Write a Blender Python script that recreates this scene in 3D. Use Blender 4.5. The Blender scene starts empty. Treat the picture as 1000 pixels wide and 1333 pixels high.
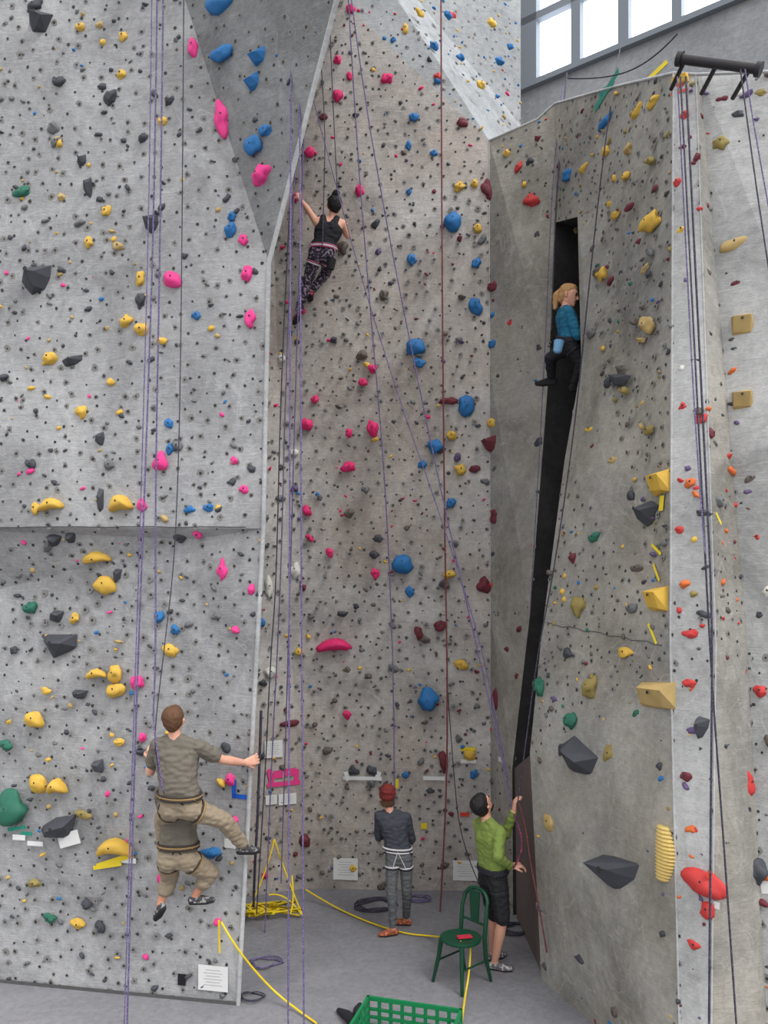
import bpy, bmesh, math, random
import numpy as np
from mathutils import Vector, Matrix, noise
from mathutils.bvhtree import BVHTree

FPX=1100.0; H=4.05; HY=750.0
scene=bpy.context.scene
try:
    scene.view_settings.view_transform='Standard'
except Exception: pass

def P(px,py,d): return Vector(((px-500)*d/FPX, d, H-(py-HY)*d/FPX))
def F(px,py,z=0.0):
    d=(H-z)*FPX/(py-HY); return Vector(((px-500)*d/FPX,d,z))
def fy(d): return HY+H*FPX/d
def lin(c):
    return tuple(((x/255)/12.92 if x/255<=0.04045 else ((x/255+0.055)/1.055)**2.4) for x in c)+(1.0,)

# ---------------- materials ----------------
MATS={}
def mat(name,rgb,rough=0.6,metal=0.0,var=0.0,scale=20,bump=0.0,emit=0.0,spec=0.35,rgb2=None):
    if name in MATS: return MATS[name]
    m=bpy.data.materials.new(name); m.use_nodes=True
    nt=m.node_tree; b=nt.nodes['Principled BSDF']
    c=lin(rgb)
    b.inputs['Roughness'].default_value=rough
    b.inputs['Metallic'].default_value=metal
    b.inputs['Specular IOR Level'].default_value=spec
    tc=nt.nodes.new('ShaderNodeTexCoord')
    n=nt.nodes.new('ShaderNodeTexNoise'); n.inputs['Scale'].default_value=scale; n.inputs['Detail'].default_value=5
    nt.links.new(tc.outputs['Object'],n.inputs['Vector'])
    mx=nt.nodes.new('ShaderNodeMix'); mx.data_type='RGBA'
    if rgb2:
        mx.inputs['A'].default_value=c; mx.inputs['B'].default_value=lin(rgb2)
        rp=nt.nodes.new('ShaderNodeValToRGB'); rp.color_ramp.elements[0].position=.52; rp.color_ramp.elements[1].position=.58
        nt.links.new(n.outputs['Fac'],rp.inputs['Fac']); nt.links.new(rp.outputs['Color'],mx.inputs['Factor'])
    else:
        mx.inputs['A'].default_value=tuple(x*(1-var) for x in c[:3])+(1,)
        mx.inputs['B'].default_value=tuple(min(1,x*(1+var)) for x in c[:3])+(1,)
        nt.links.new(n.outputs['Fac'],mx.inputs['Factor'])
    nt.links.new(mx.outputs['Result'],b.inputs['Base Color'])
    if bump>0:
        bp=nt.nodes.new('ShaderNodeBump'); bp.inputs['Strength'].default_value=bump; bp.inputs['Distance'].default_value=0.01
        nt.links.new(n.outputs['Fac'],bp.inputs['Height']); nt.links.new(bp.outputs['Normal'],b.inputs['Normal'])
    if emit>0:
        b.inputs['Emission Color'].default_value=c; b.inputs['Emission Strength'].default_value=emit
    MATS[name]=m; return m

def concrete(name,dark,mid,light,warm=None,chalk=0.35,lines=0.28):
    m=bpy.data.materials.new(name); m.use_nodes=True
    nt=m.node_tree; N=nt.nodes; Lk=nt.links; b=N['Principled BSDF']
    b.inputs['Roughness'].default_value=0.9
    b.inputs['Specular IOR Level'].default_value=0.15
    tc=N.new('ShaderNodeTexCoord')
    def nz(scale,detail,rough=0.6,vec=None,dist=0.0):
        n=N.new('ShaderNodeTexNoise'); n.inputs['Scale'].default_value=scale; n.inputs['Detail'].default_value=detail
        n.inputs['Roughness'].default_value=rough; n.inputs['Distortion'].default_value=dist
        Lk.new(vec if vec else tc.outputs['Object'],n.inputs['Vector']); return n
    def ramp(src,stops):
        r=N.new('ShaderNodeValToRGB'); e=r.color_ramp.elements
        e[0].position,e[0].color=stops[0][0],stops[0][1]; e[1].position,e[1].color=stops[1][0],stops[1][1]
        for s in stops[2:]:
            k=e.new(s[0]); k.color=s[1]
        Lk.new(src,r.inputs['Fac']); return r
    def mixc(fac,A,Bc,mode='MIX'):
        x=N.new('ShaderNodeMix'); x.data_type='RGBA'; x.blend_type=mode
        Lk.new(fac,x.inputs['Factor']); Lk.new(A,x.inputs['A']); x.inputs['B'].default_value=Bc; return x.outputs['Result']
    a=nz(0.8,7,0.68,dist=0.8)
    base=ramp(a.outputs['Fac'],[(0.32,lin(dark)),(0.68,lin(light)),(0.5,lin(mid))])
    f=nz(14,8,0.75)
    fr=ramp(f.outputs['Fac'],[(0.3,(0.78,0.78,0.78,1)),(0.7,(1.14,1.14,1.14,1))])
    mul=N.new('ShaderNodeMix'); mul.data_type='RGBA'; mul.blend_type='MULTIPLY'; mul.inputs['Factor'].default_value=1
    Lk.new(base.outputs['Color'],mul.inputs['A']); Lk.new(fr.outputs['Color'],mul.inputs['B'])
    cur=mul.outputs['Result']
    if warm:
        w=nz(0.6,5,0.65); wr=ramp(w.outputs['Fac'],[(0.40,(0,0,0,1)),(0.62,(0.85,0.85,0.85,1))])
        cur=mixc(wr.outputs['Color'],cur,warm,'MULTIPLY')
    lightc=lin([min(255,x+20) for x in light])
    mp=N.new('ShaderNodeMapping'); mp.inputs['Scale'].default_value=(2.2,2.2,12); mp.inputs['Rotation'].default_value=(0.5,0.7,0.4)
    Lk.new(tc.outputs['Object'],mp.inputs['Vector'])
    s=nz(1.6,7,0.7,mp.outputs['Vector'],1.5)
    sr=ramp(s.outputs['Fac'],[(0.60,(0,0,0,1)),(0.72,(chalk,)*3+(1,))])
    cur=mixc(sr.outputs['Color'],cur,lightc)
    mp2=N.new('ShaderNodeMapping'); mp2.inputs['Scale'].default_value=(14,14,1.8); mp2.inputs['Rotation'].default_value=(0.9,0.3,0.9)
    Lk.new(tc.outputs['Object'],mp2.inputs['Vector'])
    s2=nz(1.3,6,0.7,mp2.outputs['Vector'],1.2)
    sr2=ramp(s2.outputs['Fac'],[(0.63,(0,0,0,1)),(0.75,(0.35,0.35,0.35,1))])
    cur=mixc(sr2.outputs['Color'],cur,lin([max(0,x-22) for x in dark]))
    l1=nz(1.7,2,0.5,dist=1.2); r1=ramp(l1.outputs['Fac'],[(0.493,(0,0,0,1)),(0.507,(0,0,0,1)),(0.5,(lines,)*3+(1,))])
    cur=mixc(r1.outputs['Color'],cur,lightc)
    Lk.new(cur,b.inputs['Base Color'])
    bp=N.new('ShaderNodeBump'); bp.inputs['Strength'].default_value=0.5; bp.inputs['Distance'].default_value=0.02
    ad=N.new('ShaderNodeMath'); ad.operation='ADD'; Lk.new(f.outputs['Fac'],ad.inputs[0]); Lk.new(s.outputs['Fac'],ad.inputs[1])
    Lk.new(ad.outputs[0],bp.inputs['Height']); Lk.new(bp.outputs['Normal'],b.inputs['Normal'])
    return m

M_left=concrete('concrete_left',(132,132,133),(159,159,160),(181,181,181))
M_wedge=concrete('concrete_overhang_shaded',(108,109,110),(132,133,134),(152,153,154))  # darker copy of the left concrete: overhang's shade put into the colour
M_back=concrete('concrete_back',(150,146,143),(178,174,170),(200,196,192),warm=(0.90,0.82,0.76,1))
M_backup=concrete('concrete_back_upper',(146,149,151),(166,168,169),(182,184,184))
M_right=concrete('concrete_right',(122,120,115),(148,146,141),(170,168,162),warm=(0.95,0.90,0.83,1))
M_right_lit=concrete('concrete_right_lit',(148,148,147),(172,172,171),(190,190,189))  # paler copy of the right concrete: light on camera-facing panels is in the colour
M_int=concrete('concrete_chimney_shaded',(46,44,45),(58,56,56),(70,68,68),chalk=0.05,lines=0)  # darkness of the unlit slot put into the concrete colour
M_bld=concrete('building_wall_grey',(146,149,152),(158,160,163),(168,170,172),chalk=0.1,lines=0)
M_trim=concrete('plaster_edge_lit',(160,161,162),(178,179,180),(192,192,192),chalk=0.2,lines=.1)  # smooth plaster, made paler so the lit edge is in its colour

# ---------------- helpers ----------------
def link(o): scene.collection.objects.link(o); return o
def mesh_obj(name,verts,faces,m=None,smooth=False,parent=None):
    me=bpy.data.meshes.new(name); me.from_pydata([tuple(v) for v in verts],[],faces); me.update()
    if m:
        for mm in (m if isinstance(m,list) else [m]): me.materials.append(mm)
    if smooth:
        me.polygons.foreach_set('use_smooth',[True]*len(me.polygons))
    o=link(bpy.data.objects.new(name,me))
    if parent: o.parent=parent
    return o
def empty(name,loc=(0,0,0)):
    o=link(bpy.data.objects.new(name,None)); o.empty_display_size=0.1; return o
def curve(name,polys,r,m,parent=None,smooth=True,cyclic=False,res=2):
    cu=bpy.data.curves.new(name,'CURVE'); cu.dimensions='3D'; cu.bevel_depth=r; cu.bevel_resolution=res; cu.use_fill_caps=True
    for pts in polys:
        if smooth:
            sp=cu.splines.new('NURBS'); sp.points.add(len(pts)-1); sp.order_u=min(3,len(pts)); sp.use_endpoint_u=True; sp.resolution_u=6
        else:
            sp=cu.splines.new('POLY'); sp.points.add(len(pts)-1)
        sp.use_cyclic_u=cyclic
        for i,p in enumerate(pts): sp.points[i].co=(p[0],p[1],p[2],1)
    cu.materials.append(m)
    o=link(bpy.data.objects.new(name,cu))
    if parent: o.parent=parent
    return o

# ---------------- walls ----------------
WV=[];WF=[];WFACES=[]
CAM=Vector((0,0,H))
def wall(name,V,faces,m,zone,sample=True):
    keys=list(V); vs=[(V[k] if isinstance(V[k],Vector) else P(*V[k])) for k in keys]
    idx={k:i for i,k in enumerate(keys)}
    fs=[]
    for f in faces:
        ids=[idx[k] for k in f]
        c=sum((vs[i] for i in ids),Vector())/len(ids)
        n=Vector()
        for j in range(len(ids)):
            a=vs[ids[j]];b_=vs[ids[(j+1)%len(ids)]]; n+=(a-c).cross(b_-c)
        if n.dot(CAM-c)<0: ids.reverse()
        fs.append(ids)
    o=mesh_obj(name,vs,fs,m)
    base=len(WV); WV.extend(vs)
    for ids in fs:
        WF.append([base+i for i in ids])
        if sample: WFACES.append((zone,[vs[i] for i in ids]))
    return o

V=dict(a0=(-150,-150,8.3),a1=(193,-150,8.0),a2=(350,342,7.8),a3=(343,688,7.83),a4=(-150,685,8.45),
 f0=(-150,806,8.85),f1=(250,702,8.1),g0=(-150,fy(8.67),8.67),g1=(310,fy(7.985),7.985),w1=(477,-150,6.6),
 r0=(472,-150,11.6),r1=(346,342,11.6),r2=(339,688,11.6),r3=(305,fy(10.7),10.7))
wall('wall_left',V,[['a0','a4','a3','a2','a1'],['a4','f0','f1','a3'],['f0','g0','g1','f1'],['f1','g1','a3']],M_left,'L')
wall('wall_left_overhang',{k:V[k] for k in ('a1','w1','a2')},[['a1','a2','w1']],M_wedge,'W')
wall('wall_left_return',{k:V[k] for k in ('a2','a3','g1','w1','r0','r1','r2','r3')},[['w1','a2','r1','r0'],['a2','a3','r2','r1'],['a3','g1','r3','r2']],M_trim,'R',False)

c0=(395,fy(10.95),10.95);c1=(640,fy(10.866),10.866);c2=(637,183,10.6);c3=(455,10,10.85)
k0=(362,470,11.0);k2=(420,-150,11.0);k3=(340,-150,11.1)
wall('wall_back',dict(c0=c0,c1=c1,c2=c2,c3=c3,k0=k0,k2=k2,k3=k3,s0=(295,fy(10.6),10.6),s1=(295,470,10.7),s2=(295,-150,10.9)),
  [['k0','c0','c1','c2'],['k0','c2','c3'],['k0','c3','k2','k3'],['s0','c0','k0','s1'],['s1','k0','k3','s2']],M_back,'C')
wall('wall_back_upper',dict(c2=c2,c3=c3,k2=k2,u0=(678,163,11.9),u1=(678,-150,12.1)),[['c3','c2','k2'],['k2','c2','u0','u1']],M_backup,'U')

A1=(700,155,10.2);A2=(722,135,10.1);A3=(722,290,10.1);A4=(715,480,10.0);A5=(690,800,10.0);A6=(667,1000,10.1);A7=(668,fy(10.1),10.1)
wall('wall_right_corner',dict(c1=c1,c2=c2,A1=A1,A2=A2,A3=A3,A4=A4,A5=A5,A6=A6,A7=A7,m1=(637.5,480,10.68),m2=(638.5,800,10.75),m3=(639,1000,10.8)),
  [['c2','A3','A2','A1'],['c2','m1','A4','A3'],['m1','m2','A5','A4'],['m2','m3','A6','A5'],['m3','c1','A7','A6']],M_right,'A')
e0=(752,282,9.4);e1=(757,480,8.9);e2=(735,600,8.8);e3=(705,828,8.7);e4=(690,980,8.6);e5=(705,fy(8.49),8.49)
B0=(800,113,8.9);B1=(787,272,8.9);B2=(765,430,8.8);Bt=(877,95,7.6);Bm=(873,842,6.95);Bb=(887,fy(6.54),6.54)
wall('wall_right',dict(A2=A2,A3=A3,e0=e0,e1=e1,e2=e2,e3=e3,e4=e4,e5=e5,B0=B0,B1=B1,B2=B2,Bt=Bt,Bm=Bm,Bb=Bb),
  [['A2','A3','e0','B1','B0'],['e0','e1','B2','B1'],['B0','B1','Bt'],['B1','B2','Bm','Bt'],['B2','e1','e2','Bm'],['e2','e3','Bm'],['e3','e4','Bm'],['e4','e5','Bb','Bm']],M_right,'B')
ael=[A3,A4,A5,A6,A7]; eel=[e0,e1,e3,e4,e5]; Vi={};fc=[]
for i,(a,e) in enumerate(zip(ael,eel)):
    pa=P(*a);pe=P(*e); Vi['a%d'%i]=pa;Vi['e%d'%i]=pe;Vi['f%d'%i]=Vector((3.3,10.5,(pa.z+pe.z)/2))
for i in range(4):
    fc.append(['a%d'%i,'a%d'%(i+1),'f%d'%(i+1),'f%d'%i]); fc.append(['e%d'%i,'e%d'%(i+1),'f%d'%(i+1),'f%d'%i])
fc.append(['a0','e0','f0'])  # unseen roof added to keep sky light out of the slot
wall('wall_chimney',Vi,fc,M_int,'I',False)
# wooden hatch closing the foot of the chimney
dv=[P(667,1000,10.02)+Vector((.03,0,0)),P(*A7)+Vector((.03,-.08,0)),P(*e5)+Vector((.03,.05,0)),P(690,980,8.65)+Vector((.03,0,0))]
mesh_obj('door_1',dv,[(0,1,2,3)],mat('brown_plywood',(104,92,88),.8,var=.15,scale=6))
wall('wall_right_front',dict(Bt=Bt,Bm=Bm,Bb=Bb,C1=(906,97,7.5),C2=(932,842,6.7),C3=(925,fy(6.35),6.35)),[['Bt','Bm','C2','C1'],['Bm','Bb','C3','C2']],M_right_lit,'D')
wall('wall_right_groove',dict(C1=(906,97,7.5),C2=(932,842,6.7),C3=(925,fy(6.35),6.35),E1=(912,97,7.6),E2=(974,850,7.0),E3=(1004,fy(6.5),6.5)),[['C1','C2','E2','E1'],['C2','C3','E3','E2']],M_right,'E')
wall('wall_right_side',dict(E1=(912,97,7.6),E2=(974,850,7.0),E3=(1004,fy(6.5),6.5),G1=(1200,85,6.9),G2=(1200,850,6.3),G3=(1200,fy(5.9),5.9)),[['E1','E2','G2','G1'],['E2','E3','G3','G2']],M_right_lit,'D')

def wp(s,z,off=0.0):
    n=Vector((-1.83,-2.22,0)).normalized()
    return Vector((2.24+2.22*s,12.5-1.83*s,z))+n*off
def sp_(px):
    k=(px-500)/FPX; return (k*12.5-2.24)/(2.22+1.83*k)
sL=sp_(660);sR=sp_(1300);ZS=11.32
wall('wall_window',dict(a=wp(sL,0),b=wp(sR,0),c=wp(sR,ZS),d=wp(sL,ZS)),[['a','b','c','d']],M_bld,'X',False)
m_frame=mat('window_frame_metal',(120,126,134),0.5)
m_pane=mat('window_daylight_glass',(240,247,255),0.3,emit=4.0)
win=empty('window_1')
def bar(parent,name,s0,s1,z0,z1,off0,off1,m):
    v=[wp(s,z,o) for o in (off0,off1) for s,z in ((s0,z0),(s1,z0),(s1,z1),(s0,z1))]
    return mesh_obj(name,v,[(0,1,2,3),(7,6,5,4),(0,4,5,1),(1,5,6,2),(2,6,7,3),(3,7,4,0)],m,parent=parent)
edges=[(660,699),(744,756),(805,819),(875,888),(967,983),(1050,1070),(1140,1300)]
for i,(a,b_) in enumerate(edges): bar(win,'mullion_%d'%i,sp_(a),sp_(b_),ZS,15.5,-0.1,0.02,m_frame)
bar(win,'sill',sL,sR,ZS-0.05,ZS+0.03,-0.1,0.10,m_frame)
bar(win,'transom',sL,sR,12.27,12.38,-0.1,0.02,m_frame)
bar(win,'glass',sL,sR,ZS,15.5,-0.16,-0.14,m_pane)

bvh=BVHTree.FromPolygons(WV,WF)
def hit(px,py):
    d=P(px,py,1.0)-CAM
    loc,n,i,dist=bvh.ray_cast(CAM,d.normalized())
    if loc is None: return None
    if n.dot(d)>0: n=-n
    return loc,n

def tr(n,pts,r): curve('trim_%d'%n,[[P(*p) for p in pts]],r,M_trim,smooth=False,res=3)  # tubes along wall edges; their pale colour paints the lit edge line
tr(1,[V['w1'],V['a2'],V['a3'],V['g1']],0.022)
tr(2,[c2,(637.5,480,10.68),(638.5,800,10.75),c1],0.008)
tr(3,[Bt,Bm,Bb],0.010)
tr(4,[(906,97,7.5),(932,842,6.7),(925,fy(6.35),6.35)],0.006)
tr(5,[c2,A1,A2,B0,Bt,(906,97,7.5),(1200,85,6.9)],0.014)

m_dark=mat('black_rubber',(22,22,24),0.7,var=0.2)
m_seam=mat('seam_dark',(84,84,84),0.9,var=0.3)
def on(px,py,off=0.003):
    h=hit(px,py); return h[0]+h[1]*off
curve('trim_6',[[on(x,686+random.Random(x).uniform(-.7,.7)) for x in range(-140,336,20)]],0.004,m_seam,smooth=False)
curve('trim_7',[[on(x,810+ (x-706)*0.19 + math.sin(x*.2)*1.5) for x in range(712,870,10)]],0.004,m_seam,smooth=False)

m_floor=concrete('floor_rubber_grey',(122,121,125),(131,130,134),(140,139,143),chalk=0.08,lines=.05)
mesh_obj('floor',[(-7,3.5,0),(7,3.5,0),(7,13.5,0),(-7,13.5,0)],[(0,1,2,3)],m_floor)
pp=[P(-150,fy(8.67),8.67),P(310,fy(7.985),7.985)]
off=Vector((0.12,-0.4,0)).normalized()*0.02
mesh_obj('baseboard_left',[pp[0]+off,pp[1]+off,pp[1]+off+Vector((0,0,.035)),pp[0]+off+Vector((0,0,.035))],[(0,1,2,3)],m_seam)

# ---------------- holds ----------------
COL=dict(dk=(66,68,74),bl=(42,108,166),pk=(226,62,136),ye=(208,168,70),ta=(176,150,98),gr=(44,104,84),mr=(104,42,52),rd=(190,58,56),
 wh=(206,204,196),br=(96,86,80),ol=(142,126,72),cr=(212,42,104),pu=(96,80,116),gg=(104,105,106),og=(206,104,50))
HB={k:[[],[],[]] for k in COL}
HB['hole']=[[],[],[]]; HB['rim']=[[],[],[]]
def frame(n):
    up=Vector((0,0,1)); v=(up-n*up.dot(n)).normalized(); u=v.cross(n).normalized()
    return u,v
def add(col,verts,faces,smooth):
    B=HB[col]; b=len(B[0]); B[0].extend(verts); B[1].extend([[i+b for i in f] for f in faces]); B[2].extend([smooth]*len(faces))
def disc(col,p,n,r,off,seg=7,jit=0.0,rng=random):
    u,v=frame(n); vs=[]
    for i in range(seg):
        a=i/seg*2*math.pi; rr=r*(1+rng.uniform(-jit,jit)); vs.append(p+n*off+u*math.cos(a)*rr+v*math.sin(a)*rr)
    add(col,vs,[list(range(seg))],False)
def hold(p,n,w,h,dep,col,kind='b',rot=0.0,seed=0,seg=12,rings=5,bolt=True):
    rng=random.Random(seed); u,v=frame(n)
    cu,su=math.cos(rot),math.sin(rot); U=u*cu+v*su; Vv=-u*su+v*cu
    if kind in('w','x'):
        bm=bmesh.new(); pts=[]
        if kind=='w':
            k=8
            for i in range(k):
                a=i/k*2*math.pi+rng.uniform(-.3,.3); pts.append((math.cos(a)*w/2*rng.uniform(.7,1),math.sin(a)*h/2*rng.uniform(.65,1),-0.01))
            pts+= [(w*rng.uniform(-.25,.05),h*rng.uniform(.05,.25),dep),(w*rng.uniform(.05,.3),h*.1,dep*.75),(w*rng.uniform(-.1,.1),-h*.25,dep*.5),(w*.5,h*.4,-.01)]
        else:
            pts=[(-w/2,-h/2,-.01),(w/2,-h/2,-.01),(w/2,h/2,-.01),(-w/2,h/2,-.01),(-w*.3,h*.28,dep),(w*.42,h*.2,dep),(w*.3,-h*.42,dep*.45),(-w*.42,-h*.3,dep*.45)]
        for q in pts: bm.verts.new(q)
        r=bmesh.ops.convex_hull(bm,input=bm.verts)
        dl=[e for e in set(r['geom_interior'])|set(r['geom_unused']) if isinstance(e,bmesh.types.BMVert)]
        if dl: bmesh.ops.delete(bm,geom=dl,context='VERTS')
        bm.verts.index_update()
        vs=[p+U*q.co.x+Vv*q.co.y+n*q.co.z for q in bm.verts]
        add(col,vs,[[q.index for q in f.verts] for f in bm.faces],False); bm.free()
        if bolt: disc('hole',p+n*dep*1.0+U*w*.05+Vv*h*.12,n,min(w,h)*.07,0.003)
        return
    vs=[];fs=[];sd=Vector((rng.uniform(0,50),rng.uniform(0,50),rng.uniform(0,50)))
    amp={'b':.30,'j':.15,'n':.10}.get(kind,.25)
    for r in range(rings+1):
        th=math.pi/2*(1.12-1.12*r/rings)
        for s in range(seg):
            ph=s/seg*2*math.pi
            x,y,z=math.sin(th)*math.cos(ph),math.sin(th)*math.sin(ph),math.cos(th)
            q3=Vector((x,y,z))
            nn=noise.noise(q3*1.2+sd); q=1+amp*nn*2+.12*noise.noise(q3*3.2+sd)
            x*=q;y*=q;z=(z**.8 if z>0 else z)*(1+amp*nn)
            if kind in 'bj':
                y+=(.35 if kind=='j' else .18)*max(0,z); z*=(1.0-(.45 if kind=='j' else .25)*max(0,y))
            if kind=='n': y-=0.9*(x*x)-.35; y*=.8
            vs.append(p+U*(x*w/2)+Vv*(y*h/2)+n*(z*dep))
    for r in range(rings):
        for s in range(seg):
            a=r*seg+s;b_=r*seg+(s+1)%seg; fs.append([a,b_,b_+seg,a+seg])
    fs.append([rings*seg+s for s in range(seg)])
    add(col,vs,fs,True)
    if bolt and min(w,h)>.07:
        yy=.35*h/2 if kind in('j','n') else .1*h
        disc('hole',p+Vv*yy,n,.010,dep*.98+.004,seg=6)

rng=random.Random(5)
def inpoly(pt,poly):
    x,y=pt;c=False;j=len(poly)-1
    for i in range(len(poly)):
        xi,yi=poly[i];xj,yj=poly[j]
        if ((yi>y)!=(yj>y)) and x<(xj-xi)*(y-yi)/(yj-yi)+xi: c=not c
        j=i
    return c
ZD=dict(L=(['dk']*9+['gg']*6+['ye']*2+['ta']*2+['bl']*1+['pk']*1,0.44,.165,.025),W=(['dk','bl'],0.03,.19,0),
 C=(['dk']*5+['br']*5+['gg']*5+['mr']*3+['cr']*2+['bl']*1+['ye']*1+['pu'],0.46,.172,.04),U=(['bl']*4+['ye']*3+['dk','cr','ta','rd'],0.5,.19,.05),
 A=(['mr']*4+['dk']*3+['rd']*2+['bl','ye','br','gg'],0.48,.17,.05),B=(['dk']*4+['br']*3+['gg']*2+['mr']*2+['ol']*2+['ye']*2+['gr','pu','ta','bl'],0.48,.165,.05),
 D=(['mr']*3+['rd']*3+['dk']*3+['br']*2+['pu']*2+['ol','ye','og','wh','gg'],0.62,.15,.08),E=(['dk','br','rd','mr','og','gg'],0.5,.15,.06))
for zone,poly in WFACES:
    c=sum(poly,Vector())/len(poly); n=Vector()
    for j in range(len(poly)): n+=(poly[j]-c).cross(poly[(j+1)%len(poly)]-c)
    n.normalize()
    if n.dot(CAM-c)<0: n=-n
    u,v=frame(n); p2=[((q-c).dot(u),(q-c).dot(v)) for q in poly]
    x0,x1=min(q[0] for q in p2),max(q[0] for q in p2);y0,y1=min(q[1] for q in p2),max(q[1] for q in p2)
    pal,pr,sp,pbig=ZD[zone]
    y=y0;row=0
    while y<y1:
        x=x0+(row%2)*sp/2
        while x<x1:
            q=(x+rng.uniform(-.3,.3)*sp,y+rng.uniform(-.3,.3)*sp); x+=sp
            if not inpoly(q,p2): continue
            w=c+u*q[0]+v*q[1]
            dd=w-CAM
            h=bvh.ray_cast(CAM,dd.normalized())
            if h[0] is None: continue
            w=h[0] if (h[0]-w).length<.15 else w
            if rng.random()<.65: disc('rim',w,n,rng.uniform(.018,.034),.002,9,.35,rng)
            disc('hole',w,n,rng.uniform(.009,.016),.0035,7,.2,rng)
            if rng.random()<pr:
                col=rng.choice(pal); s=rng.choice([.025,.03,.035,.04,.045,.05,.06])
                if rng.random()<pbig/pr: s=rng.uniform(.075,.11)
                oo=w+u*rng.uniform(-.09,.09)+v*rng.uniform(-.09,.09)
                q2=((oo-c).dot(u),(oo-c).dot(v))
                if inpoly(q2,p2): hold(oo,n,s*rng.uniform(.9,1.6),s*rng.uniform(.6,1.1),s*.42,col,'b' if rng.random()<.8 else 'w',rng.uniform(-.9,.9),rng.random()*999,8 if s<.07 else 14,3 if s<.07 else 6,s>.07)
        y+=sp*.87;row+=1

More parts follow.
